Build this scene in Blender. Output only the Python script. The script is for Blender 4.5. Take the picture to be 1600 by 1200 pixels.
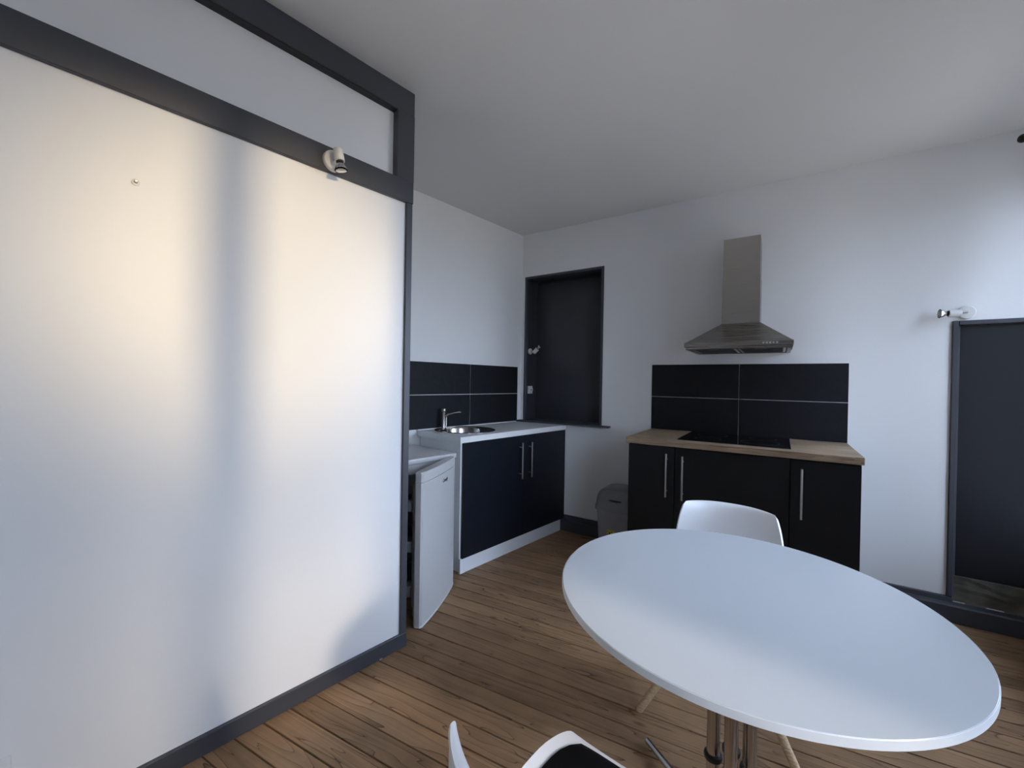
import bpy, bmesh, math, random
from mathutils import Vector, Matrix
random.seed(4)
S = bpy.context.scene
COL = S.collection
for o in list(bpy.data.objects): bpy.data.objects.remove(o)

# ------------------------------------------------------------------ camera
AL = 0.1558                        # the left-hand walls run 8.9 degrees off square to the back wall
CA, SA = math.cos(AL), math.sin(AL)
N = Vector((CA, -SA, 0)); T = Vector((SA, CA, 0))
def P(w, u, z=0.0): return Vector((w*CA+u*SA, -w*SA+u*CA, z))
F, YAW, PITCH, ROLL, EYE = 637.06, .5809, -.006, .0169, 1.29
fw = Vector((-math.sin(YAW)*math.cos(PITCH), math.cos(YAW)*math.cos(PITCH), math.sin(PITCH)))
r0 = Vector((math.cos(YAW), math.sin(YAW), 0)); d0 = -(r0.cross(fw))
rr = math.cos(ROLL)*r0 - math.sin(ROLL)*d0; dd = math.sin(ROLL)*r0 + math.cos(ROLL)*d0
cd = bpy.data.cameras.new('camera'); cam = bpy.data.objects.new('camera', cd); COL.objects.link(cam)
cd.sensor_width = 36; cd.lens = 36*F/1600; cd.clip_start = .02
M = Matrix((rr, -dd, -fw)).transposed().to_4x4(); M.translation = (0, 0, EYE)
cam.matrix_world = M; S.camera = cam

# ------------------------------------------------------------------ world, lights, exposure
W = bpy.data.worlds.new('world'); S.world = W; W.use_nodes = True
nt = W.node_tree; bg = nt.nodes['Background']
tc = nt.nodes.new('ShaderNodeTexCoord'); sx = nt.nodes.new('ShaderNodeSeparateXYZ'); rp = nt.nodes.new('ShaderNodeValToRGB')
mr = nt.nodes.new('ShaderNodeMapRange'); mr.inputs[1].default_value = -1; mr.inputs[2].default_value = 1
nt.links.new(tc.outputs['Generated'], sx.inputs[0]); nt.links.new(sx.outputs['Z'], mr.inputs[0])
nt.links.new(mr.outputs[0], rp.inputs[0]); nt.links.new(rp.outputs[0], bg.inputs['Color'])
e = rp.color_ramp.elements
e[0].position = .0; e[0].color = (.10, .095, .09, 1)
e[1].position = 1.0; e[1].color = (.53, .68, .96, 1)
for pos, c in ((.47, (.20, .20, .20, 1)), (.53, (.555, .68, .90, 1))):
    k = e.new(pos); k.color = c
bg.inputs['Strength'].default_value = 18.6
S.view_settings.view_transform = 'Standard'; S.view_settings.look = 'None'
S.view_settings.gamma = 1; S.view_settings.exposure = 0; S.view_settings.use_curve_mapping = False

XR, YW, YF, ZC = 1.32, 3.255, -2.2, 2.66
WP, WS = -1.699, -2.5187
def beam(name, u, z, radius, power, color, dist, blend, size, el=.105):
    # low sun thrown back by panes across the street: a narrow warm beam coming in through window_1
    tgt = P(WP, u, z)
    dirn = Vector((N.x*math.cos(el), N.y*math.cos(el), math.sin(el)))
    ld = bpy.data.lights.new(name, 'SPOT'); lo = bpy.data.objects.new(name, ld); COL.objects.link(lo)
    lo.location = tgt+dirn*dist
    lo.rotation_euler = (-dirn).to_track_quat('-Z', 'Y').to_euler()
    ld.energy = power; ld.color = color; ld.spot_size = 2*math.atan(radius/dist); ld.spot_blend = blend
    ld.shadow_soft_size = size
beam('sun_reflection_upper', .52, 1.66, .80, 3900, (1, .79, .48), 12, .75, .28, .15)
beam('sun_reflection_lower', .74, .18, .90, 2900, (1, .86, .68), 12, .9, .45, .42)

# ------------------------------------------------------------------ materials
def mat(name, color, rough=.5, metal=0, spec=.5, bump=0, bscale=60, noise=0, nscale=3, coat=0):
    m = bpy.data.materials.new(name); m.use_nodes = True
    t = m.node_tree; b = t.nodes['Principled BSDF']
    b.inputs['Base Color'].default_value = (*color, 1); b.inputs['Roughness'].default_value = rough
    b.inputs['Metallic'].default_value = metal; b.inputs['Specular IOR Level'].default_value = spec
    b.inputs['Coat Weight'].default_value = coat
    co = t.nodes.new('ShaderNodeTexCoord')
    if noise:
        n = t.nodes.new('ShaderNodeTexNoise'); n.inputs['Scale'].default_value = nscale; n.inputs['Detail'].default_value = 4
        t.links.new(co.outputs['Object'], n.inputs['Vector'])
        r = t.nodes.new('ShaderNodeValToRGB')
        r.color_ramp.elements[0].position = .3; r.color_ramp.elements[1].position = .7
        r.color_ramp.elements[0].color = (*[c*(1-noise) for c in color], 1)
        r.color_ramp.elements[1].color = (*[min(1, c*(1+noise)) for c in color], 1)
        t.links.new(n.outputs[0], r.inputs[0]); t.links.new(r.outputs[0], b.inputs['Base Color'])
    if bump:
        n = t.nodes.new('ShaderNodeTexNoise'); n.inputs['Scale'].default_value = bscale; n.inputs['Detail'].default_value = 3
        t.links.new(co.outputs['Object'], n.inputs['Vector'])
        bp = t.nodes.new('ShaderNodeBump'); bp.inputs['Strength'].default_value = bump; bp.inputs['Distance'].default_value = .004
        t.links.new(n.outputs[0], bp.inputs['Height']); t.links.new(bp.outputs[0], b.inputs['Normal'])
    return m
def wood(name, c0, c1, rot=0.0, rough=.45, scale=1.0, rnd=.25, knots=True, fine=(.72, 1.18)):
    m = bpy.data.materials.new(name); m.use_nodes = True
    t = m.node_tree; b = t.nodes['Principled BSDF']; L = t.links.new
    nd = lambda k: t.nodes.new(k)
    co = nd('ShaderNodeTexCoord'); oi = nd('ShaderNodeObjectInfo')
    add = nd('ShaderNodeVectorMath'); add.operation = 'ADD'
    mul = nd('ShaderNodeVectorMath'); mul.operation = 'SCALE'; mul.inputs[0].default_value = (37, 11, 5)
    L(oi.outputs['Random'], mul.inputs['Scale'])
    mp = nd('ShaderNodeMapping'); mp.inputs['Rotation'].default_value = (0, 0, -rot)
    L(co.outputs['Object'], mp.inputs[0]); L(mp.outputs[0], add.inputs[0]); L(mul.outputs[0], add.inputs[1])
    st = nd('ShaderNodeMapping'); st.inputs['Scale'].default_value = (1.3*scale, 13*scale, 13*scale); L(add.outputs[0], st.inputs[0])
    n1 = nd('ShaderNodeTexNoise'); n1.inputs['Scale'].default_value = 1.0; n1.inputs['Detail'].default_value = 2.5; n1.inputs['Distortion'].default_value = .6
    L(st.outputs[0], n1.inputs['Vector'])
    # rings of the noise field make the cathedral figure
    m1 = nd('ShaderNodeMath'); m1.operation = 'MULTIPLY'; m1.inputs[1].default_value = 8; L(n1.outputs[0], m1.inputs[0])
    m2 = nd('ShaderNodeMath'); m2.operation = 'FRACT'; L(m1.outputs[0], m2.inputs[0])
    s3 = nd('ShaderNodeMapping'); s3.inputs['Scale'].default_value = (6*scale, 160*scale, 160*scale); L(add.outputs[0], s3.inputs[0])
    n2 = nd('ShaderNodeTexNoise'); n2.inputs['Scale'].default_value = 1; n2.inputs['Detail'].default_value = 3; L(s3.outputs[0], n2.inputs['Vector'])
    r1 = nd('ShaderNodeValToRGB'); L(m2.outputs[0], r1.inputs[0])
    r1.color_ramp.elements[0].color = (*c1, 1); r1.color_ramp.elements[1].color = (*[x*.82 for x in c1], 1)
    r1.color_ramp.elements[0].position = .35; r1.color_ramp.elements[1].position = .93
    k = r1.color_ramp.elements.new(1.0); k.color = (*c0, 1)
    r2 = nd('ShaderNodeMapRange'); r2.inputs[1].default_value = .3; r2.inputs[2].default_value = .7; r2.inputs[3].default_value = fine[0]; r2.inputs[4].default_value = fine[1]
    L(n2.outputs[0], r2.inputs[0])
    x1 = nd('ShaderNodeVectorMath'); x1.operation = 'SCALE'; L(r1.outputs[0], x1.inputs[0]); L(r2.outputs[0], x1.inputs['Scale'])
    # board to board variation and worn patches
    r3 = nd('ShaderNodeMapRange'); r3.inputs[3].default_value = 1-rnd; r3.inputs[4].default_value = 1+rnd; L(oi.outputs['Random'], r3.inputs[0])
    x2 = nd('ShaderNodeVectorMath'); x2.operation = 'SCALE'; L(x1.outputs[0], x2.inputs[0]); L(r3.outputs[0], x2.inputs['Scale'])
    n4 = nd('ShaderNodeTexNoise'); n4.inputs['Scale'].default_value = 3.2; n4.inputs['Detail'].default_value = 5; L(co.outputs['Object'], n4.inputs['Vector'])
    r4 = nd('ShaderNodeMapRange'); r4.inputs[1].default_value = .3; r4.inputs[2].default_value = .7; r4.inputs[3].default_value = .72; r4.inputs[4].default_value = 1.15; L(n4.outputs[0], r4.inputs[0])
    x3 = nd('ShaderNodeVectorMath'); x3.operation = 'SCALE'; L(x2.outputs[0], x3.inputs[0]); L(r4.outputs[0], x3.inputs['Scale'])
    last = x3.outputs[0]
    if knots:
        s5 = nd('ShaderNodeMapping'); s5.inputs['Scale'].default_value = (2.6, 6.5, 1); L(add.outputs[0], s5.inputs[0])
        vo = nd('ShaderNodeTexVoronoi'); vo.inputs['Scale'].default_value = 1; L(s5.outputs[0], vo.inputs['Vector'])
        vr = nd('ShaderNodeValToRGB'); vr.color_ramp.elements[0].position = .035; vr.color_ramp.elements[1].position = .11
        vr.color_ramp.elements[0].color = (.16, .12, .10, 1); vr.color_ramp.elements[1].color = (1, 1, 1, 1); L(vo.outputs['Distance'], vr.inputs[0])
        x4 = nd('ShaderNodeVectorMath'); x4.operation = 'MULTIPLY'; L(last, x4.inputs[0]); L(vr.outputs[0], x4.inputs[1]); last = x4.outputs[0]
    L(last, b.inputs['Base Color'])
    bp = nd('ShaderNodeBump'); bp.inputs['Strength'].default_value = .25; bp.inputs['Distance'].default_value = .002
    L(n2.outputs[0], bp.inputs['Height']); L(bp.outputs[0], b.inputs['Normal'])
    b.inputs['Roughness'].default_value = rough; b.inputs['Specular IOR Level'].default_value = .14
    return m
def brushed(name, color, rough, axis, var=(.03, .05)):
    m = mat(name, color, rough, 1.0); t = m.node_tree; b = t.nodes['Principled BSDF']; L = t.links.new
    co = t.nodes.new('ShaderNodeTexCoord'); mp = t.nodes.new('ShaderNodeMapping'); mp.inputs['Scale'].default_value = axis
    n = t.nodes.new('ShaderNodeTexNoise'); n.inputs['Scale'].default_value = 1; n.inputs['Detail'].default_value = 3
    L(co.outputs['Object'], mp.inputs[0]); L(mp.outputs[0], n.inputs['Vector'])
    mrn = t.nodes.new('ShaderNodeMapRange'); mrn.inputs[3].default_value = rough-var[0]; mrn.inputs[4].default_value = rough+var[1]
    L(n.outputs[0], mrn.inputs[0]); L(mrn.outputs[0], b.inputs['Roughness'])
    b.inputs['Anisotropic'].default_value = .35
    return m
MT = dict(
    wall=mat('white_wall_paint', (.80, .80, .795), .55, spec=.3, bump=.12, bscale=90),
    panel=mat('satin_white_paint', (.82, .82, .815), .42, spec=.4, bump=.05, bscale=40),
    ceil=mat('ceiling_paint', (.80, .79, .78), .8, spec=.2, bump=.08, bscale=70),
    grey=mat('anthracite_paint', (.052, .055, .066), .42, bump=.06, bscale=50),
    dark=mat('dark_grey_paint', (.032, .034, .041), .38, noise=.12, nscale=4),
    black=mat('black_panel_paint', (.010, .011, .015), .3),
    white=mat('white_melamine', (.74, .75, .76), .35),
    top=mat('white_laminate', (.70, .71, .72), .4, bump=.04, bscale=400),
    ttop=mat('table_laminate', (.625, .65, .67), .24, bump=.04, bscale=300),
    edge=mat('white_edge_band', (.74, .74, .72), .4),
    navy=mat('navy_lacquer', (.0075, .0098, .0150), .3, spec=.3, bump=.03, bscale=200),
    blk=mat('black_melamine', (.0085, .0088, .0095), .55, spec=.22, bump=.1, bscale=250),
    tile=mat('black_tile', (.0085, .0098, .0125), .55, spec=.22, bump=.25, bscale=30, noise=.15, nscale=30),
    grout=mat('pale_grout', (.55, .55, .55), .8),
    steel=brushed('brushed_steel', (.42, .40, .38), .25, (3, 3, 220)),
    steelh=brushed('brushed_steel_wide', (.30, .285, .27), .27, (3, 160, 160), (.012, .02)),
    chrome=mat('chrome', (.55, .53, .51), .17, 1),
    nickel=mat('satin_nickel', (.45, .43, .40), .3, 1),
    darkmetal=mat('dark_metal', (.05, .05, .05), .4, .8),
    glassblk=mat('black_hob_glass', (.004, .004, .005), .06, coat=.3),
    render=mat('house_render', (.20, .19, .18), .9, noise=.1),
    hob_pane=mat('dark_pane', (.03, .035, .04), .1),
    fridge=mat('white_enamel', (.50, .495, .485), .3),
    gasket=mat('grey_gasket', (.30, .31, .32), .6),
    inside=mat('fridge_liner', (.26, .27, .275), .4),
    bin=mat('grey_plastic', (.27, .273, .28), .45, bump=.1, bscale=200),
    binlid=mat('grey_plastic_lid', (.19, .196, .21), .42, bump=.1, bscale=200),
    plastic=mat('white_plastic', (.72, .72, .70), .35),
    shell=mat('white_shell_plastic', (.84, .84, .85), .32),
    pad=mat('black_leatherette', (.0035, .0035, .004), .55, spec=.15, bump=.15, bscale=120),
    beech=wood('beech_leg', (.40, .27, .15), (.56, .40, .24), 0, .45, 2.0, .05, False),
    oak=wood('oak_worktop', (.19, .13, .08), (.38, .28, .19), 0, .5, 1.1, .03, False),
    board=wood('old_pine_board', (.10, .052, .026), (.33, .200, .110), math.radians(6.1), .42, .8, .2, True, (.9, 1.06)),
    gap=mat('dark_subfloor', (.012, .008, .006), .9),
    cement=mat('raw_cement', (.085, .078, .062), .9, bump=.5, bscale=40, noise=.35, nscale=14),
    paintchip=mat('chipped_plaster', (.45, .45, .42), .9),
    yellow=mat('yellow_sticker', (.55, .46, .04), .5),
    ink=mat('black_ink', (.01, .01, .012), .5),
    mirror=mat('bulb_reflector', (.75, .75, .74), .12, 1),
)
def glass_mat():
    m = bpy.data.materials.new('window_glass'); m.use_nodes = True; t = m.node_tree
    for n in list(t.nodes): t.nodes.remove(n)
    o = t.nodes.new('ShaderNodeOutputMaterial'); mx = t.nodes.new('ShaderNodeMixShader'); tr = t.nodes.new('ShaderNodeBsdfTransparent')
    gl = t.nodes.new('ShaderNodeBsdfGlossy'); gl.inputs['Roughness'].default_value = .02
    lw = t.nodes.new('ShaderNodeFresnel'); lw.inputs['IOR'].default_value = 1.25
    t.links.new(lw.outputs[0], mx.inputs[0]); t.links.new(tr.outputs[0], mx.inputs[1]); t.links.new(gl.outputs[0], mx.inputs[2]); t.links.new(mx.outputs[0], o.inputs[0])
    return m
MT['glass'] = glass_mat()

# ------------------------------------------------------------------ mesh helpers
def bx(bm, a, b, bev=0.0, seg=1):
    """axis box from corner a to corner b"""
    lo = [min(a[i], b[i]) for i in range(3)]; hi = [max(a[i], b[i]) for i in range(3)]
    r = bmesh.ops.create_cube(bm, size=1)
    vs = r['verts']
    for v in vs: v.co = Vector([(lo[i]+hi[i])/2+v.co[i]*(hi[i]-lo[i]) for i in range(3)])
    if bev > 0:
        es = list({e for v in vs for e in v.link_edges})
        bmesh.ops.bevel(bm, geom=es, offset=bev, segments=seg, affect='EDGES', profile=.5)
    return bm
def box(a, b, bev=0.0, seg=1): return bx(bmesh.new(), a, b, bev, seg)
def tube(bm, pts, rad, seg=14, cap=True):
    """swept round tube through pts; rad a number or one per point"""
    pts = [Vector(p) for p in pts]; n = len(pts)
    rad = [rad]*n if isinstance(rad, (int, float)) else rad
    rings = []; up = None
    for i, p in enumerate(pts):
        d = ((pts[min(i+1, n-1)]-pts[max(i-1, 0)])).normalized()
        if up is None: up = d.orthogonal().normalized()
        up = (up-d*up.dot(d)).normalized(); sd = d.cross(up)
        rings.append([bm.verts.new(p+(up*math.cos(2*math.pi*k/seg)+sd*math.sin(2*math.pi*k/seg))*rad[i]) for k in range(seg)])
    for i in range(n-1):
        for k in range(seg):
            bm.faces.new((rings[i][k], rings[i][(k+1) % seg], rings[i+1][(k+1) % seg], rings[i+1][k]))
    if cap:
        bm.faces.new(rings[0][::-1]); bm.faces.new(rings[-1])
    return bm
def lathe(prof, seg=40, bm=None, org=(0, 0, 0), axis=(0, 0, 1), cap0=True, cap1=True):
    """profile of (radius, height) turned about axis"""
    bm = bm or bmesh.new(); q = Vector((0, 0, 1)).rotation_difference(Vector(axis).normalized()); org = Vector(org)
    rings = [[bm.verts.new(org+q @ Vector((r*math.cos(2*math.pi*k/seg), r*math.sin(2*math.pi*k/seg), z))) for k in range(seg)] for r, z in prof]
    for i in range(len(rings)-1):
        for k in range(seg):
            bm.faces.new((rings[i][k], rings[i][(k+1) % seg], rings[i+1][(k+1) % seg], rings[i+1][k]))
    if cap0: bm.faces.new(rings[0][::-1])
    if cap1: bm.faces.new(rings[-1])
    return bm
def prism(poly, z0, z1, bm=None):
    bm = bm or bmesh.new()
    lo = [bm.verts.new((x, y, z0)) for x, y in poly]; hi = [bm.verts.new((x, y, z1)) for x, y in poly]
    n = len(poly)
    for i in range(n): bm.faces.new((lo[i], lo[(i+1) % n], hi[(i+1) % n], hi[i]))
    bm.faces.new(lo[::-1]); bm.faces.new(hi)
    return bm
def extrude_profile(prof, x0, x1, bm=None):
    """(y,z) profile run along x"""
    bm = bm or bmesh.new(); n = len(prof)
    A = [bm.verts.new((x0, y, z)) for y, z in prof]; B = [bm.verts.new((x1, y, z)) for y, z in prof]
    for i in range(n): bm.faces.new((A[i], A[(i+1) % n], B[(i+1) % n], B[i]))
    bm.faces.new(A[::-1]); bm.faces.new(B)
    return bm
def loft(sections, bm=None, cap=True):
    bm = bm or bmesh.new(); R = [[bm.verts.new(p) for p in s] for s in sections]; n = len(R[0])
    for i in range(len(R)-1):
        for k in range(n): bm.faces.new((R[i][k], R[i][(k+1) % n], R[i+1][(k+1) % n], R[i+1][k]))
    if cap: bm.faces.new(R[0][::-1]); bm.faces.new(R[-1])
    return bm
def rrect(cx, cy, hx, hy, r, z, k=5):
    out = []
    for sx_, sy_, a0 in ((1, 1, 0), (-1, 1, 90), (-1, -1, 180), (1, -1, 270)):
        for i in range(k+1):
            a = math.radians(a0+90*i/k)
            out.append((cx+sx_*(hx-r)+r*math.cos(a), cy+sy_*(hy-r)+r*math.sin(a), z))
    return out
def obj(name, bm, m, parent=None, smooth=None, kind=None, label=None):
    bmesh.ops.recalc_face_normals(bm, faces=bm.faces)
    me = bpy.data.meshes.new(name); bm.to_mesh(me); bm.free()
    ms = m if isinstance(m, (list, tuple)) else [m]
    for k in ms: me.materials.append(MT[k])
    if smooth is not None:
        for p in me.polygons: p.use_smooth = True
        me.set_sharp_from_angle(angle=math.radians(smooth))
    o = bpy.data.objects.new(name, me); COL.objects.link(o)
    if parent is not None: o.parent = parent
    if kind: o['kind'] = kind
    if label: o['label'] = label
    return o
def thing(name, label, cat, loc=(0, 0, 0), rz=0, group=None):
    o = bpy.data.objects.new(name, None); COL.objects.link(o); o.empty_display_size = .1
    o.location = loc; o.rotation_euler = (0, 0, rz); o['label'] = label; o['category'] = cat
    if group: o['group'] = group
    return o
def struct(name, bm, m, parent=None, label=None, smooth=None):
    o = obj(name, bm, m, parent, smooth)
    if parent is None: o['kind'] = 'structure'
    if label: o['label'] = label
    return o
def left(o, w=0, u=0, z=0):       # stand an object in the frame of the left-hand walls
    o.location = P(w, u, z); o.rotation_euler = (0, 0, -AL); return o
def copy_tree(o, parent=None):
    c = o.copy(); COL.objects.link(c)
    if parent is not None: c.parent = parent
    for ch in [x for x in bpy.data.objects if x.parent == o]: copy_tree(ch, c)
    return c

# ------------------------------------------------------------------ the room shell
fl = struct('floor', prism([P(WS-.1, -2.6)[:2], (XR, -2.3), (XR, YW), (-2.2, YW+.0), P(WS-.1, 2.8)[:2]], -.06, -.0225), 'gap', label='old varnished pine floor of narrow boards')
BA = math.radians(6.1); bd = Vector((math.cos(BA), math.sin(BA))); bn = Vector((-bd.y, bd.x))
wn = Vector((N.x, N.y))
planes = [(wn, WS), (Vector((-1, 0)), -XR), (Vector((0, -1)), -YW), (Vector((0, 1)), YF)]
def clip(poly):
    for n_, c_ in planes:
        out = []
        for i in range(len(poly)):
            a, b = poly[i], poly[(i+1) % len(poly)]; da, db = a.dot(n_)-c_, b.dot(n_)-c_
            if da >= 0: out.append(a)
            if da*db < 0: out.append(a+(b-a)*(da/(da-db)))
        poly = out
        if len(poly) < 3: return None
    return poly
BW = .0905
for i in range(-40, 40):
    v0 = .844+i*BW; g = .0020+random.random()*.0012
    a, b = v0+g, v0+BW-g
    q = clip([bd*-5+bn*a, bd*5+bn*a, bd*5+bn*b, bd*-5+bn*b])
    if q is None: continue
    c = sum(q, Vector((0, 0)))/len(q)
    bm = prism([(p.x, p.y) for p in q], -.022, -random.random()*.0012)
    top = [e_ for e_ in bm.edges if all(v.co.z > -.01 for v in e_.verts)]
    bmesh.ops.bevel(bm, geom=top, offset=.0012, segments=1, affect='EDGES')
    obj('floorboard', bm, 'board', fl)

struct('ceiling', prism([(p.x, p.y) for p in (P(WS-.15, -2.6), Vector((XR+.3, -2.5, 0)), Vector((XR+.3, YW+.3, 0)), P(WS-.15, 3.3))], ZC, ZC+.1), 'ceil', label='plain white ceiling')

# back wall with the painted recess and the panelled doorway let into it
NX0, NX1, NZ0, NZ1 = -1.984, -1.258, .937, 2.244     # recess opening
DX0, DX1, DZ1 = .825, 1.285, 1.645
bm = bmesh.new(); D = .30
xa, xb = -2.75, XR+.3
for a, b in (((xa, 0), (NX0-.0155, ZC)), ((NX0-.0155, 0), (NX1+.0155, NZ0-.0205)), ((NX0-.0155, NZ1+.0155), (NX1+.0155, ZC)), ((NX1+.0155, 0), (DX0, ZC)), ((DX0, DZ1), (DX1, ZC)), ((DX1, 0), (xb, ZC))):
    bx(bm, (a[0], YW, a[1]), (b[0], YW+D, b[1]))
wall_back = struct('wall_back', bm, 'wall', label='white back wall with cooker hood')
# tiles over the hob: two rows of two
TX0, TXm, TX1, TZ0, TZm, TZ1 = -.831, -.237, .356, .945, 1.1935, 1.438
obj('grout', box((TX0, YW-.004, TZ0), (TX1, YW+.002, TZ1-.001)), 'grout', wall_back)
for x0, x1 in ((TX0, TXm-.0022), (TXm+.0022, TX1)):
    for z0, z1 in ((TZ0, TZm-.0022), (TZm+.0022, TZ1)):
        obj('tile', box((x0, YW-.009, z0), (x1, YW-.001, z1), .0012), 'tile', wall_back)

# alcove wall behind the sink
wa = struct('wall_alcove', box((-.15, -2.6, 0), (0, 3.4, ZC)), 'wall', label='white wall behind the sink'); left(wa, WS, 0, 0)
SU, SZm, SZ1, SZ0 = 2.2587, 1.1801, 1.4256, .928
obj('grout', box((-.002, SU-.585, SZ0), (.004, 2.843, SZ1-.001)), 'grout', wa)
for u0, u1 in ((SU-.585, SU-.0025), (SU+.0025, 2.843)):
    for z0, z1 in ((SZ0, SZm-.003), (SZm+.003, SZ1)):
        obj('tile', box((.001, u0, z0), (.009, u1, z1), .0012), 'tile', wa)

# panelled partition on the left
wl = struct('wall_left', box((-.06, -2.5, .0), (-.012, 1.10, 2.16)), 'panel', label='white partition panel in dark grey framing'); left(wl, WP+.012, 0, 0)
obj('rail', box((-.07, -2.5, 2.133), (.006, 1.127, 2.234), .002), 'grey', wl)
obj('top_rail', box((-.07, -2.5, 2.548), (.006, 1.127, ZC), .002), 'grey', wl)
obj('stile', box((-.07, 1.037, 2.234), (.006, 1.127, 2.548)), 'grey', wl)
obj('transom_panel', box((-.06, -2.5, 2.22), (-.034, 1.05, 2.56)), 'panel', wl)
obj('rebate_shade_strip', box((-.034, -2.5, 2.5445), (.002, 1.037, 2.5478)), 'ink', wl)  # shade under the top rail, put in as a thin black strip
obj('edge_post', box((-.07, 1.094, 0), (.0, 1.127, 2.133), .002), 'grey', wl)
bl = struct('baseboard_left', box((-.004, -2.5, 0), (.012, 1.13, .069), .003), 'grey', label='dark grey skirting under the white partition'); left(bl, WP+.002, 0, 0)
obj('paint_chip', box((.010, .985, .0), (.0135, 1.0, .006), .001), 'paintchip', bl)

# front wall behind the camera, right wall with two windows
struct('wall_front', box((-2.9, YF-.2, 0), (XR+.3, YF, ZC)), 'wall', label='plain white wall behind the camera')
WIN = [(-.36, .765, .55, 2.60), (1.88, 3.15, .45, 2.44)]
bm = bmesh.new(); X2 = XR+.28
ys = [YF] + [v for w_ in WIN for v in w_[:2]] + [YW]
for a, b in ((ys[0], ys[1]), (ys[2], ys[3]), (ys[4], ys[5])): bx(bm, (XR, a, 0), (X2, b, ZC))
for y0, y1, z0, z1 in WIN:
    bx(bm, (XR, y0, 0), (X2, y1, z0)); bx(bm, (XR, y0, z1), (X2, y1, ZC))
struct('wall_right', bm, 'wall', label='white wall with two tall windows')
for k, (y0, y1, z0, z1) in enumerate(WIN):
    bm = bmesh.new(); xf0, xf1 = XR+.12, XR+.17; ym = (y0+y1)/2
    bx(bm, (xf0, y0, z0), (xf1, y0+.045, z1)); bx(bm, (xf0, y1-.045, z0), (xf1, y1, z1))
    bx(bm, (xf0, y0+.045, z0), (xf1, y1-.045, z0+.06)); bx(bm, (xf0, y0+.045, z1-.05), (xf1, y1-.045, z1))
    bx(bm, (xf0, ym-.054, z0+.06), (xf1, ym+.054, z1-.05))
    wo = struct('window_%d' % (k+1), bm, 'white', label='white casement window, ' + ('beside the camera' if k == 0 else 'nearest the back wall'))
    for a, b in ((y0+.045, ym-.054), (ym+.054, y1-.045)):
        obj('pane', box((xf0+.02, a, z0+.06), (xf0+.026, b, z1-.05)), 'glass', wo)
    obj('window_sill', box((XR-.03, y0-.03, z0-.03), (xf0, y1+.03, z0-.001), .004), 'white', wo)

# unseen house across the street, added and sized to hold sky light off window_1
hs = thing('sky_block_house', 'unseen plain rendered house across the street, added to block sky light', 'building', (11.6, -1.2, -4.0))
obj('wall', box((0, -3.4, 0), (6, 3.4, 12.6)), 'render', hs)
obj('roof', extrude_profile([(-3.4, 12.6), (3.4, 12.6), (3.3, 12.8), (-3.3, 12.8)], .1, 5.9), 'dark', hs)
for zz in (1.0, 3.6, 6.2):
    for yy in (-2.0, 0, 2.0):
        wf_ = obj('window', box((-.06, yy-.5, zz), (.0, yy+.5, zz+1.7)), 'grey', hs)
        obj('pane', box((-.07, yy-.42, zz+.08), (-.061, yy+.42, zz+1.62)), 'hob_pane', wf_)

# skirting along the back wall: block, bevelled ledge and thin upper strip
prof = [(YW, 0), (YW-.036, 0), (YW-.036, .088), (YW-.030, .096), (YW-.014, .104), (YW-.011, .128), (YW-.006, .133), (YW, .133)]
bm = extrude_profile(prof, -1.588, .822)
extrude_profile([(YW, 0), (YW-.036, 0), (YW-.036, .088), (YW-.030, .096), (YW-.004, .106), (YW, .106)], .822, XR, bm)
struct('baseboard_back', bm, 'grey', label='dark grey stepped skirting along the back wall')

# recess in the back wall beside the sink
tr = struct('trim_1', bmesh.new(), 'grey', label='dark grey recess with a sill beside the sink')
for a, b in (((-2.005, NZ0), (NX0, 2.266)), ((NX1, NZ0), (-1.236, 2.266)), ((NX0, NZ1), (NX1, 2.266))):
    obj('frame', box((a[0], YW-.006, a[1]), (b[0], YW+.03, b[1]), .002), 'grey', tr)
obj('recess_back', box((NX0-.015, YW+.20, NZ0-.02), (NX1+.015, YW+.22, NZ1+.015)), 'dark', tr)
obj('recess_side', box((NX0-.015, YW+.03, NZ0-.02), (NX0, YW+.20, NZ1)), 'dark', tr)
obj('recess_side', box((NX1, YW+.03, NZ0-.02), (NX1+.015, YW+.20, NZ1)), 'dark', tr)
obj('recess_head', box((NX0, YW+.03, NZ1), (NX1, YW+.20, NZ1+.015)), 'dark', tr)
sill = [(-2.034, YW-.075), (-1.185, YW-.055), (-1.160, YW-.045), (-1.158, YW-.001), (NX1, YW-.001), (NX1, YW+.20), (NX0, YW+.20), (NX0, YW-.001), (-2.026, YW-.001)]
obj('sill', prism(sill, .9225, .937), 'grey', tr)
obj('sill_mould', box((-1.45, YW-.02, .909), (-1.24, YW-.001, .922), .004), 'wall', tr)

# doorway at the right with its black panel
dr = struct('door_1', box((DX0, YW+.028, .24), (DX1, YW+.06, DZ1), .001), 'black', label='black panelled doorway at the right of the back wall')
obj('frame_post', box((.80, YW-.012, .133), (DX0, YW+.028, 1.669), .003), 'grey', dr)
obj('frame_head', box((.8255, YW-.012, DZ1), (1.319, YW+.028, 1.669), .003), 'grey', dr)
obj('glazing_bead', box((DX0+.0005, YW+.012, .24), (DX0+.011, YW+.027, DZ1-.001), .003), 'grey', dr)
bmk = box((DX0, YW+.010, .10), (DX1, YW+.05, .245))
bmesh.ops.subdivide_edges(bmk, edges=bmk.edges[:], cuts=6, use_grid_fill=True)
for v in bmk.verts:
    if v.co.y < YW+.02: v.co.y += random.uniform(-.003, .004)
obj('threshold_board', bmk, 'cement', dr)
for a, b in ((.83, .875), (.955, 1.02)):
    obj('paint_chip', prism([(a, YW-.004), (b, YW-.002), (b, YW+.009), (a, YW+.009)], .105, .1075), 'paintchip', dr)

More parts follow.
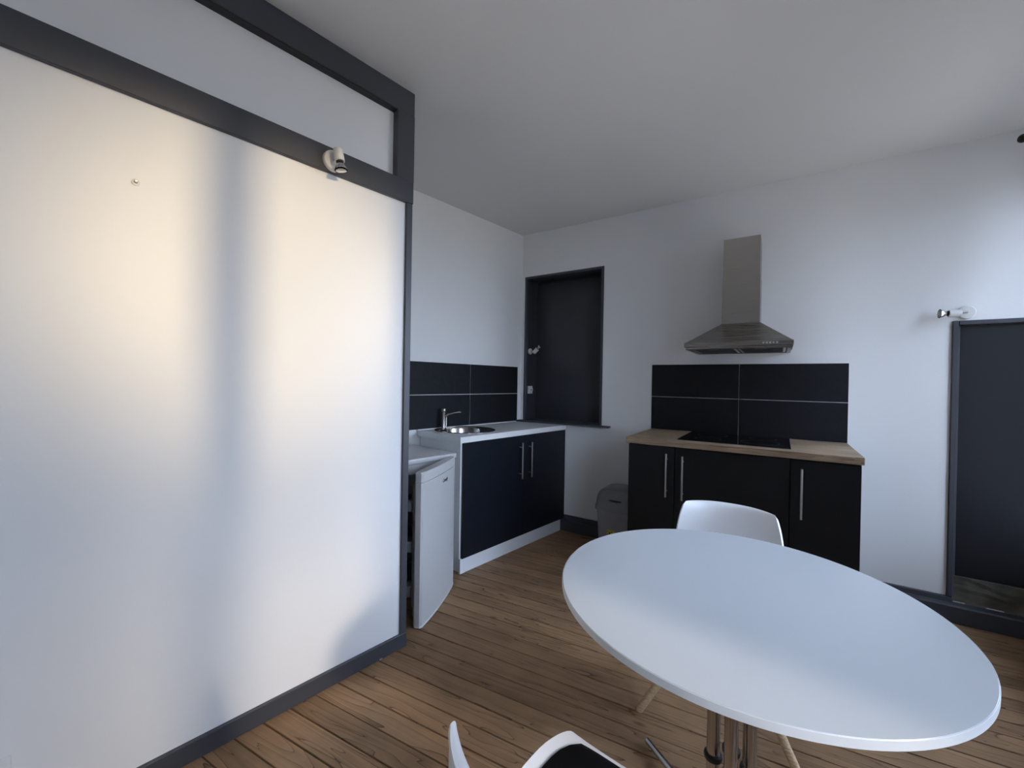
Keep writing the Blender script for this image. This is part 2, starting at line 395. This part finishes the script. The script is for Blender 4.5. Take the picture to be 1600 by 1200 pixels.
# ------------------------------------------------------------------ sink unit in the alcove
def bar_handle(parent, x, y, z0, z1, out, m='nickel'):
    """vertical bar pull standing off along the vector out"""
    bm = bmesh.new(); o_ = Vector(out)
    tube(bm, [Vector((x, y, z0))+o_*.032, Vector((x, y, z1))+o_*.032], .0058, 12)
    for z in (z0+.035, z1-.035): tube(bm, [Vector((x, y, z)), Vector((x, y, z))+o_*.030], .0042, 10)
    return obj('handle', bm, m, parent, 40)
U0, U1 = 1.768, 2.946
cab = thing('sink_cabinet', 'navy blue two door sink cabinet with white sides', 'cabinet', P(-2.28, 2.36, 0), -AL)
wof, uof = -2.28, 2.36
def lb(w0, u0, z0, w1, u1, z1, bev=0): return box((w0-wof, u0-uof, z0), (w1-wof, u1-uof, z1), bev)
bm = bmesh.new()
for a, b in (((-2.50, U0, .109), (-2.051, U0+.018, .880)), ((-2.50, 2.86, .109), (-2.051, 2.878, .880)), ((-2.50, U0+.018, .109), (-2.051, 2.86, .127)), ((-2.50, U0+.018, .127), (-2.49, 2.86, .880))):
    bx(bm, (a[0]-wof, a[1]-uof, a[2]), (b[0]-wof, b[1]-uof, b[2]))
obj('carcass', bm, 'white', cab)
bm = bmesh.new()
bx(bm, (-2.078-wof, U0+.018-uof, 0), (-2.062-wof, 2.929-uof, .108)); bx(bm, (-2.48-wof, U0+.03-uof, 0), (-2.078-wof, U0+.046-uof, .108))
obj('plinth', bm, 'white', cab)
obj('corner_strip', lb(-2.0618, U0+.018, 0, -2.059, U0+.062, .107), 'white', cab)
DM = 2.388
d1 = obj('door', lb(-2.050, U0+.012, .111, -2.032, DM-.0015, .876, .0015), 'navy', cab)
d2 = obj('door', lb(-2.050, DM+.0015, .111, -2.032, U1-.004, .876, .0015), 'navy', cab)
bar_handle(d1, -2.032-wof, 2.340-uof, .556, .828, (1, 0, 0)); bar_handle(d2, -2.032-wof, 2.452-uof, .552, .822, (1, 0, 0))

wt = thing('sink_worktop', 'white laminate worktop over the navy sink cabinet', 'worktop', P(-2.27, 2.35, .8815), -AL)
SC = (-2.315, 2.035, .205)
bm = bmesh.new()                    # slab with a round cut-out for the basin
kk = 48; oc = []
u_end0, u_end1 = 1.745, 2.90
out = [(-2.508, u_end0), (-2.027, u_end0), (-2.027, 2.95), (-2.508, 2.898)]
def ray_out(a):
    d_ = Vector((math.cos(a), math.sin(a))); best = None
    for i in range(4):
        p_, q_ = Vector(out[i]), Vector(out[(i+1) % 4]); e_ = q_-p_; c_ = Vector(SC[:2])
        den = d_.x*e_.y-d_.y*e_.x
        if abs(den) < 1e-9: continue
        t_ = ((p_.x-c_.x)*e_.y-(p_.y-c_.y)*e_.x)/den; s_ = ((p_.x-c_.x)*d_.y-(p_.y-c_.y)*d_.x)/den
        if t_ > 0 and -1e-6 <= s_ <= 1+1e-6 and (best is None or t_ < best): best = t_
    return Vector(SC[:2])+d_*best
angs = sorted([2*math.pi*i/kk for i in range(kk)]+[math.atan2(p_[1]-SC[1], p_[0]-SC[0]) % (2*math.pi) for p_ in out])
R = []
for a in angs:
    i_ = Vector(SC[:2])+Vector((math.cos(a), math.sin(a)))*SC[2]; o_ = ray_out(a)
    R.append([bm.verts.new((p_.x+2.27, p_.y-2.35, z)) for p_ in (i_, o_) for z in (0, .039)])
for i in range(len(R)):
    A, B = R[i], R[(i+1) % len(R)]
    for f_ in ((0, 2), (2, 3), (3, 1), (1, 0)): bm.faces.new((A[f_[0]], A[f_[1]], B[f_[1]], B[f_[0]]))
obj('slab', bm, 'top', wt)
obj('front_edge', box((-2.027+2.27, u_end0-2.35, 0), (-2.0258+2.27, 2.945-2.35, .039)), 'edge', wt)
obj('rear_seal', box((-2.5165+2.27, u_end0-2.35, .030), (-2.508+2.27, 2.888-2.35, .0455), .002), 'edge', wt)
bm = prism([(-2.027+2.27, 2.953-2.35), (-2.06+2.27, 2.953-2.35), (-2.075+2.27, 2.962-2.35), (-2.035+2.27, 2.966-2.35)], .012, .036)
bm.free()

sk = thing('sink_basin', 'round stainless steel sink set in the white worktop', 'sink', P(SC[0], SC[1], .9205), -AL)
obj('basin', lathe([(.228, .0), (.228, .003), (.222, .005), (.206, .0045), (.198, -.001), (.193, -.012), (.188, -.10), (.17, -.142), (.13, -.15), (.03, -.154), (.03, -.16), (.14, -.156), (.178, -.146), (.196, -.10), (.200, -.012), (.204, -.001), (.226, -.0005)], 56, cap0=False, cap1=False), 'chrome', sk, 50)
obj('drain', lathe([(.029, -.1535), (.026, -.1515), (.004, -.153)], 24), 'darkmetal', sk, 40)

tp = thing('tap', 'chrome mixer tap behind the round sink', 'tap', P(-2.462, 1.948, .9205), -AL)
obj('body', lathe([(.024, 0), (.024, .005), (.0165, .009), (.0150, .03), (.0145, .128), (.0150, .130)], 24), 'chrome', tp, 40)
obj('cap', lathe([(.0150, .130), (.0165, .133), (.0165, .152), (.014, .156)], 24), 'nickel', tp, 40)
obj('spout', tube(bmesh.new(), [(.010, .004, .100), (.04, .015, .114), (.09, .033, .128), (.135, .048, .135), (.140, .050, .131)], [.0085, .0075, .0070, .0068, .0068], 14), 'chrome', tp, 50)
obj('lever', tube(bmesh.new(), [(.006, .014, .012), (.006, .021, .03), (.006, .021, .1)], .004, 10), 'chrome', tp, 50)

# ------------------------------------------------------------------ small fridge, door ajar
fr = thing('refrigerator', 'small white fridge with its door ajar beside the sink cabinet', 'fridge', P(-2.27, 1.43, 0), -AL)
f0 = (-2.27, 1.43)
def fb(w0, u0, z0, w1, u1, z1, bev=0, seg=1): return box((w0-f0[0], u0-f0[1], z0), (w1-f0[0], u1-f0[1], z1), bev, seg)
bm = bmesh.new()
for a, b in (((-2.49, 1.185, .02), (-2.03, 1.215, .79)), ((-2.49, 1.665, .02), (-2.03, 1.695, .79)), ((-2.49, 1.215, .02), (-2.45, 1.665, .79)), ((-2.45, 1.215, .02), (-2.03, 1.665, .075)), ((-2.45, 1.215, .735), (-2.03, 1.665, .79))):
    bx(bm, (a[0]-f0[0], a[1]-f0[1], a[2]), (b[0]-f0[0], b[1]-f0[1], b[2]))
obj('body', bm, 'fridge', fr)
obj('lid', fb(-2.495, 1.180, .797, -2.016, 1.705, .826, .004, 2), 'fridge', fr, 40)
obj('lid_rail', fb(-2.48, 1.19, .7905, -2.028, 1.698, .7965), 'gasket', fr)
obj('freezer_flap', fb(-2.10, 1.22, .60, -2.085, 1.66, .73, .004), 'inside', fr)
for z in (.22, .42): obj('shelf', fb(-2.44, 1.22, z, -2.08, 1.66, z+.008), 'inside', fr)
obj('drip_tray', fb(-2.40, 1.23, .076, -2.09, 1.65, .19, .01), 'inside', fr)
for w_, u_ in ((-2.06, 1.21), (-2.06, 1.67), (-2.46, 1.21), (-2.46, 1.67)):
    obj('foot', lathe([(.018, 0), (.018, .012), (.012, .02)], 14, org=(w_-f0[0], u_-f0[1], 0)), 'darkmetal', fr, 40)
# door: hinge line on the right, swung out about 29 degrees; local x to the free edge, y outwards
hw, hu = -1.985, 1.668
fd = obj('door', bmesh.new(), 'fridge', fr)
dv = Vector((-1.741-hw, 1.250-hu)); dl = dv.length
fd.location = (hw-f0[0], hu-f0[1], 0); fd.rotation_euler = (0, 0, math.atan2(dv.y, dv.x))
DZ0, DZ1_ = .012, .812
def door_sec(z, inset=0):
    pts = [(-.004, -.045+inset), (dl-.006-inset, -.045+inset), (dl-inset, -.038)]
    n_ = 14
    for i in range(n_+1):
        t_ = 1-i/n_
        y_ = .014*(1-(2*t_-1)**2)
        x_ = -.004+(dl+.004)*t_
        if i == 0: x_, y_ = dl-inset, -.010
        if i == 1: x_, y_ = dl-.010-inset, .000
        if i == n_: y_ = -.004
        pts.append((x_, y_-inset, z))
    return [(p_[0], p_[1], z) for p_ in pts]
bm = loft([door_sec(DZ0+.0), door_sec(.758)])
bmesh.ops.recalc_face_normals(bm, faces=bm.faces); bm.to_mesh(fd.data); bm.free()
for p_ in fd.data.polygons: p_.use_smooth = True
fd.data.set_sharp_from_angle(angle=math.radians(35))
obj('top_trim', loft([door_sec(.7605), door_sec(.775), door_sec(.806), door_sec(DZ1_, .004)]), 'fridge', fd, 35)
obj('bottom_trim', loft([[(x_*.998, y_+.0022, z_) for x_, y_, z_ in door_sec(DZ0-.006)], [(x_*.998, y_+.0022, z_) for x_, y_, z_ in door_sec(DZ0+.004)]]), 'plastic', fd, 35)
obj('gasket', box((.015, -.058, .05), (dl-.02, -.0455, .76), .004), 'gasket', fd)
obj('inner_panel', box((.04, -.085, .07), (dl-.055, -.0585, .74), .008), 'inside', fd)
for z in (.12, .36, .58): obj('door_rack', box((.05, -.125, z), (dl-.065, -.0855, z+.06), .006), 'inside', fd)
def text_mesh(body, size, shear=0.0, depth=.0006):
    c = bpy.data.curves.new('t', 'FONT'); c.body = body; c.size = size; c.shear = shear; c.extrude = depth; c.align_x = 'CENTER'
    o_ = bpy.data.objects.new('t', c); COL.objects.link(o_)
    dg = bpy.context.evaluated_depsgraph_get(); me = bpy.data.meshes.new_from_object(o_.evaluated_get(dg))
    bpy.data.objects.remove(o_); return me
lg = bpy.data.objects.new('logo', text_mesh('Candy', .030, .25)); COL.objects.link(lg); lg.data.materials.clear(); lg.data.materials.append(MT['ink'])
lg.parent = fd; lg.location = (dl*.43, .0150, .705); lg.rotation_euler = (math.radians(90), 0, math.radians(180)); lg['label'] = 'small dark italic lettering'

# ------------------------------------------------------------------ cooker side
ZO, YO = .9444, 2.6127
ow = thing('oak_worktop', 'light oak worktop carrying the black hob', 'worktop', (-.233, 2.93, ZO-.036))
obj('slab', box((-.825+.233, YO-2.93, 0), (.354+.233, YW-2.93-.009, .036), .0015), 'oak', ow)
obj('end_strip', box((.354+.233, YO-2.93+.002, .001), (.3552+.233, YW-2.93-.01, .0355)), 'gasket', ow)
hb = thing('induction_hob', 'flat black glass hob set into the oak worktop', 'hob', (-.235, 2.965, ZO))
obj('glass', box((-.297, -.262, 0), (.294, .256, .004), .0015), 'glassblk', hb)
bm = bmesh.new()
for x_, y_, r_ in ((-.14, .1, .09), (.15, .11, .075), (-.14, -.12, .075), (.14, -.10, .1)):
    lathe([(r_, .0041), (r_, .0044), (r_-.0015, .0044), (r_-.0015, .0041)], 40, bm, (x_, y_, 0), cap0=False, cap1=False)
obj('zone_ring', bm, 'darkmetal', hb)
units = [(-.812, -.5305, 'black base cabinet under the hob, narrow left unit beside the bin', [-.572], (.600, .864)),
         (-.5275, .0525, 'wide black base cabinet directly under the hob', [-.479], (.594, .859)),
         (.0555, .347, 'black base cabinet at the right end of the oak worktop', [.104], (.598, .860))]
for x0, x1, lab, hx, hz in units:
    c = thing('base_cabinet', lab, 'cabinet', ((x0+x1)/2, 2.94, 0)); cx = (x0+x1)/2
    bm = bmesh.new()
    for a, b in (((x0, 2.648, .11), (x0+.016, 3.21, .907)), ((x1-.016, 2.648, .11), (x1, 3.21, .907)), ((x0+.016, 2.648, .11), (x1-.016, 3.21, .126)), ((x0+.016, 3.20, .126), (x1-.016, 3.21, .907)), ((x0+.016, 2.648, .891), (x1-.016, 2.70, .907))):
        bx(bm, (a[0]-cx, a[1]-2.94, a[2]), (b[0]-cx, b[1]-2.94, b[2]))
    obj('carcass', bm, 'blk', c)
    obj('plinth', box((x0-cx, 2.68-2.94, 0), (x1-cx, 2.696-2.94, .109)), 'blk', c)
    d = obj('door', box((x0-cx+.0012, 2.628-2.94, .112), (x1-cx-.0012, 2.646-2.94, .902), .0012), 'blk', c)
    for h in hx: bar_handle(d, h-cx, 2.628-2.94, hz[0], hz[1], (0, -1, 0))

# extractor hood
hd = thing('extractor_hood', 'stainless steel chimney cooker hood on the back wall', 'hood', (-.225, YW, 1.515))
hy = -.475
bm = loft([[(-.29, hy, .012), (.287, hy, .012), (.287, -.001, .012), (-.29, -.001, .012)],
           [(-.29, hy, .038), (.287, hy, .038), (.287, -.001, .038), (-.29, -.001, .038)],
           [(-.284, hy+.006, .039), (.281, hy+.006, .039), (.281, -.001, .039), (-.284, -.001, .039)],
           [(-.106, -.238, .178), (.114, -.238, .178), (.114, -.001, .178), (-.106, -.001, .178)]], cap=False)
obj('canopy', bm, 'steelh', hd)
obj('flue', box((-.104, -.234, .178), (.112, -.001, .485)), 'steel', hd)
obj('flue_sleeve', box((-.101, -.231, .485), (.109, -.001, .735)), 'steel', hd)
bm = bmesh.new()                       # lower lip, hollow tray
for a, b in (((-.282, hy+.012, 0), (.279, hy+.026, .014)), ((-.282, -.02, -.004), (.279, -.002, .014)), ((-.282, hy+.026, -.004), (-.262, -.02, .014)), ((.259, hy+.026, -.004), (.279, -.02, .014))): bx(bm, a, b)
obj('lower_tray', bm, 'steelh', hd)
obj('underside', box((-.262, hy+.026, .008), (.259, -.02, .0115)), 'darkmetal', hd)
for x0, x1 in ((-.255, -.006), (.004, .252)):
    fbm = box((x0, hy+.06, .0), (x1, -.03, .0075), .002)
    f_ = obj('filter', fbm, 'nickel', hd)
    fm = bmesh.new()
    for i in range(11):
        yy_ = hy+.09+(-.05-hy-.10)*i/10; bx(fm, (x0+.014, yy_-.005, -.0014), (x1-.014, yy_+.005, -.0002))
    obj('slats', fm, 'darkmetal', f_, kind='stuff')
    obj('filter_latch', box(((x0+x1)/2-.03, hy+.062, -.006), ((x0+x1)/2+.03, hy+.074, -.0002), .002), 'nickel', f_)
for i in range(5):
    obj('control_button', lathe([(.0055, 0), (.0055, .003), (.004, .0045)], 14, org=(.142+.0165*i, hy+.0005, .0255), axis=(0, -1, 0)), 'plastic', hd, 40)

# bin in the gap
bn_ = thing('waste_bin', 'grey plastic swing lid bin between the two kitchen units', 'bin', (-1.008, 3.045, 0))
obj('body', loft([rrect(0, 0, .118, .095, .03, 0), rrect(0, 0, .122, .099, .03, .02), rrect(0, 0, .140, .116, .035, .345)]), 'bin', bn_, 50)
secs = [rrect(0, 0, .142, .118, .035, .335), rrect(0, 0, .152, .126, .04, .338), rrect(0, 0, .152, .126, .04, .368), rrect(0, 0, .146, .122, .04, .385)]
for k in range(1, 7):
    a = math.pi/2*k/6.6; secs.append(rrect(0, 0, .146*math.cos(a)**.45, .122*(1-.12*k/6), min(.04, .14*math.cos(a)**.5), .385+.118*math.sin(a)))
obj('lid', loft(secs), 'binlid', bn_, 50)
fm = loft([[(x_*.62+.01, y_*.55-.03, z_) for x_, y_, z_ in rrect(0, 0, .13, .1, .05, zz)] for zz in (.46, .4985)])
for v in fm.verts:
    v.co.z -= .5*(v.co.x**2)*2.2
obj('flap', fm, 'bin', bn_, 40)
gm = loft([[(.012+.050*math.cos(t_), y_, .424+(.004 if math.sin(t_) > 0 else .011)*math.sin(t_)) for t_ in [2*math.pi*i/20 for i in range(20)]] for y_ in (-.1225, -.108)])
obj('grip', gm, 'ink', bn_, 40)
st = obj('sticker', box((-.052, -.1085, .168), (.012, -.1070, .198)), 'yellow', bn_)
st.rotation_euler = (0, 0, 0)
sm = bmesh.new()
for x_, z_, w_, h_ in ((-.046, .188, .008, .006), (-.030, .175, .009, .016), (-.014, .186, .010, .007), (.000, .172, .006, .01)): bx(sm, (x_-w_/2, -.1092, z_-h_/2), (x_+w_/2, -.1084, z_+h_/2))
obj('print', sm, 'ink', st)

# ------------------------------------------------------------------ round table
tb = thing('dining_table', 'round white table on a chrome pedestal base', 'table', (-.092, 1.243, 0))
obj('tabletop', lathe([(.450, .722), (.456, .7225), (.4575, .724), (.4575, .739), (.456, .7408), (.450, .741)], 128), ['ttop'], tb, 30)
obj('edge_band', lathe([(.4575, .7235), (.4581, .724), (.4581, .7395), (.4575, .740)], 128, cap0=False, cap1=False), 'edge', tb, 30)
for i in range(4):
    a = math.radians(-86+90*i)
    obj('column', tube(bmesh.new(), [(.043*math.cos(a), .043*math.sin(a), .035), (.043*math.cos(a), .043*math.sin(a), .715)], .0165, 20), 'chrome', tb, 40)
    obj('collar', lathe([(.0167, .268), (.0225, .270), (.0235, .276), (.0225, .282), (.0167, .284)], 28, org=(.043*math.cos(a), .043*math.sin(a), 0), cap0=False, cap1=False), 'darkmetal', tb, 50)
obj('base_hub', lathe([(.066, .03), (.070, .034), (.070, .064), (.066, .068)], 36), 'chrome', tb, 40)
obj('mount_plate', lathe([(.17, .712), (.175, .714), (.175, .7205), (.17, .7215)], 40), 'darkmetal', tb, 40)
for i in range(4):
    a = math.radians(139+90*i); c_, s_ = math.cos(a), math.sin(a)
    f_ = obj('foot', tube(bmesh.new(), [(.03*c_, .03*s_, .05), (.10*c_, .10*s_, .047), (.25*c_, .25*s_, .030), (.372*c_, .372*s_, .017)], [.013, .0125, .011, .010], 14), 'chrome', tb, 40)
    obj('glide', lathe([(.007, 0), (.007, .006), (.005, .009)], 12, org=(.352*c_, .352*s_, 0)), 'chrome', f_, 40)

# ------------------------------------------------------------------ shell chairs
PR = [(.222, .392, .165), (.226, .412, .180), (.205, .422, .196), (.13, .424, .216), (.02, .414, .226), (-.09, .408, .226), (-.16, .42, .224), (-.205, .462, .218), (-.230, .53, .212), (-.248, .61, .203), (-.260, .685, .192), (-.269, .735, .180), (-.282, .754, .174), (-.302, .759, .168)]
def prof_at(s):
    x = max(0, min(1, s))*(len(PR)-1); i = min(int(x), len(PR)-2); f = x-i
    p0, p1, p2, p3 = PR[max(i-1, 0)], PR[i], PR[i+1], PR[min(i+2, len(PR)-1)]
    return [.5*((2*b)+(-a+c_)*f+(2*a-5*b+4*c_-d_)*f*f+(-a+3*b-3*c_+d_)*f**3) for a, b, c_, d_ in zip(p0, p1, p2, p3)]
def shell_pt(s, t, lift=0.0):
    k = abs(t)
    s2 = .5+(s-.5)*(1-(.085*k**6 if s > .5 else .12*k**5))
    y, z, hw_ = prof_at(s2)
    back = max(0, min(1, (s2-.46)/.2)); back = back*back*(3-2*back)
    seat = 1-back
    z += seat*.030*k**2.2*min(1, s2/.28)
    y += back*.066*k**2.2
    return Vector((hw_*t, y, z+lift))
def shell_bm(s0, s1, tmax, ns, ntt, thick, lift=0.0):
    bm = bmesh.new(); G = []
    for i in range(ns+1):
        s = s0+(s1-s0)*i/ns; G.append([shell_pt(s, tmax*(2*j/ntt-1), lift) for j in range(ntt+1)])
    V = [[bm.verts.new(p) for p in row] for row in G]
    for i in range(ns):
        for j in range(ntt): bm.faces.new((V[i][j], V[i+1][j], V[i+1][j+1], V[i][j+1]))
    bmesh.ops.recalc_face_normals(bm, faces=bm.faces)
    bmesh.ops.solidify(bm, geom=bm.faces[:], thickness=thick)
    return bm
def make_chair(label, loc, rz):
    c = thing('dining_chair', label, 'chair', loc, rz, None)
    obj('shell', shell_bm(0, 1, 1, 48, 40, .009), 'shell', c, 60)
    bm = bmesh.new(); ns, nn = 16, 16
    top = []; bot = []
    for i in range(ns+1):
        s = .160+(.52-.160)*i/ns; a = []; b = []
        for j in range(nn+1):
            q = 2*j/nn-1
            e_ = 1-max(abs(q)**6, abs(2*i/ns-1)**6)
            rnd_ = .86-.10*abs(2*i/ns-1)**6
            p = shell_pt(s, q*rnd_)
            b.append(bm.verts.new(p+Vector((0, .002, .004)))); a.append(bm.verts.new(p+Vector((0, .002, .0055+.013*e_))))
        top.append(a); bot.append(b)
    for i in range(ns):
        for j in range(nn):
            bm.faces.new((top[i][j], top[i][j+1], top[i+1][j+1], top[i+1][j])); bm.faces.new((bot[i][j], bot[i+1][j], bot[i+1][j+1], bot[i][j+1]))
    for i in range(ns):
        for j in (0, nn): bm.faces.new((top[i][j], top[i+1][j], bot[i+1][j], bot[i][j]))
    for j in range(nn):
        for i in (0, ns): bm.faces.new((top[i][j], top[i][j+1], bot[i][j+1], bot[i][j]))
    obj('seat_pad', bm, 'pad', c, 70, label='black padded seat cushion')
    feet = [(-.262, .150), (.262, .150), (-.245, -.215), (.245, -.215)]
    for fx, fy in feet:
        tx, ty = fx*.16, fy*.27
        l = obj('leg', tube(bmesh.new(), [(fx, fy, .0), (fx, fy, .006), (fx+(tx-fx)*.5, fy+(ty-fy)*.5, .2), (tx, ty, .392)], [.011, .0135, .0155, .0145], 16), 'beech', c, 50)
    bm = bmesh.new()
    at = lambda i, h: Vector((feet[i][0]*(1-.84*h/.392), feet[i][1]*(1-.73*h/.392), h))
    for i, j in ((0, 1), (2, 3), (0, 2), (1, 3)):
        tube(bm, [at(i, .17), at(j, .36)], .0042, 8); tube(bm, [at(j, .17), at(i, .36)], .0042, 8)
    for i in range(4): tube(bm, [at(i, .385), Vector((feet[i][0]*.1, feet[i][1]*.12, .394))], .006, 8)
    obj('wire_brace', bm, 'darkmetal', c, 40)
    return c
ch1 = make_chair('white shell chair behind the table, facing the camera', (-.178, 1.775, 0), math.pi)
ch2 = copy_tree(ch1)
ch2.location = (-.235, .695, 0); ch2.rotation_euler = (0, 0, math.radians(-3))
ch2['label'] = 'white shell chair with black seat pad, nearest in the foreground'
for c in (ch1, ch2): c['group'] = 'dining chairs at the round table'

# ------------------------------------------------------------------ spot lamps
def lamp(label, loc, wall_n, aim, base_r, off=(0, 0, 0)):
    """round ceiling-rose base, knuckle, white socket and reflector bulb"""
    wn_ = Vector(wall_n).normalized(); am = Vector(aim).normalized()
    c = thing('wall_spotlight', label, 'lamp', loc)
    obj('base', lathe([(base_r, 0), (base_r, .014), (base_r-.003, .018), (.002, .019)], 36, axis=wn_), 'plastic', c, 40)
    ctr = wn_*.055+Vector(off)
    obj('knuckle', tube(bmesh.new(), [wn_*.018, ctr], .006, 10), 'nickel', c, 40)
    obj('socket', lathe([(.014, -.022), (.0185, -.018), (.0195, .026), (.0195, .030), (.014, .030), (.014, .010)], 28, org=ctr, axis=am, cap1=True), 'plastic', c, 40)
    b = obj('bulb', lathe([(.009, .030), (.011, .036), (.0125, .040), (.019, .050), (.0245, .062), (.025, .066)], 28, org=ctr, axis=am, cap1=False), 'mirror', c, 40)
    obj('bulb_collar', lathe([(.0145, .0302), (.0145, .034), (.010, .0345)], 24, org=ctr, axis=am), 'darkmetal', c, 40)
    obj('bulb_lens', lathe([(.0245, .064), (.018, .067), (.004, .068)], 28, org=ctr, axis=am), 'glass', b, 60)
    return c
lamp('white spotlight on the grey rail of the partition', P(WP+.0185, .736, 2.176), N, Vector((.15*N.x+.10*T.x, .15*N.y+.1*T.y, -1)), .041, (0, 0, .012))
lamp('white spotlight beside the black doorway frame on the back wall', (.852, YW, 1.713), (0, -1, 0), (-1, -.12, .02), .036, (-.052, 0, -.008))
lamp('white spotlight in the dark grey recess by the sink', (NX0, YW+.062, 1.578), (1, 0, 0), (.75, .2, .75), .027, (.005, 0, 0))

so = thing('switch_socket', 'white socket on the side of the dark grey recess', 'socket', (NX0, YW+.062, 1.215))
obj('plate', box((0, -.031, -.036), (.022, .031, .036), .004, 2), 'plastic', so, 40)
obj('round_insert', lathe([(.024, .0215), (.024, .029), (.018, .030), (.016, .024)], 24, axis=(1, 0, 0)), 'plastic', so, 40)
obj('pin_hole', box((.0242, -.010, -.004), (.0255, .010, .004)), 'ink', so)
so2 = thing('wall_outlet', 'white outlet low on the white partition at the left edge', 'socket', P(WP+.0005, -.125, .238), -AL)
obj('plate', box((0, -.041, -.041), (.011, .041, .041), .004, 2), 'plastic', so2, 40)
obj('round_insert', lathe([(.026, .0105), (.026, .012), (.021, .012), (.019, .004)], 24, axis=(1, 0, 0)), 'plastic', so2, 40)
an = thing('wall_anchor', 'small metal screw eye left in the white partition', 'screw', P(WP+.0005, .146, 1.879), -AL)
obj('collar', lathe([(.010, 0), (.010, .003), (.005, .004)], 16, axis=(1, 0, 0)), 'plastic', an, 40)
obj('shank', lathe([(.0045, .003), (.0045, .012), (.003, .014)], 12, axis=(1, 0, 0)), 'nickel', an, 40)

# curtain rod whose finial just enters the frame at the right
cr = thing('curtain_rod', 'black curtain rod end with ball finial near the ceiling at right', 'curtain rod', (XR, 2.4, 2.55))
obj('rod', tube(bmesh.new(), [(-.323, -.80, .0), (-.323, .665, .0)], .009, 14), 'ink', cr, 40)
obj('finial', lathe([(.010, .0), (.012, .008), (.009, .012), (.016, .020), (.021, .034), (.018, .048), (.008, .056)], 24, org=(-.323, .665, 0), axis=(0, 1, 0)), 'ink', cr, 40)
for y_ in (-.7, .60):
    obj('bracket', lathe([(.012, -.006), (.012, .012), (.005, .014), (.005, .100), (.022, .104), (.022, .1095)], 18, org=(-.323, y_, 0)), 'ink', cr, 40)
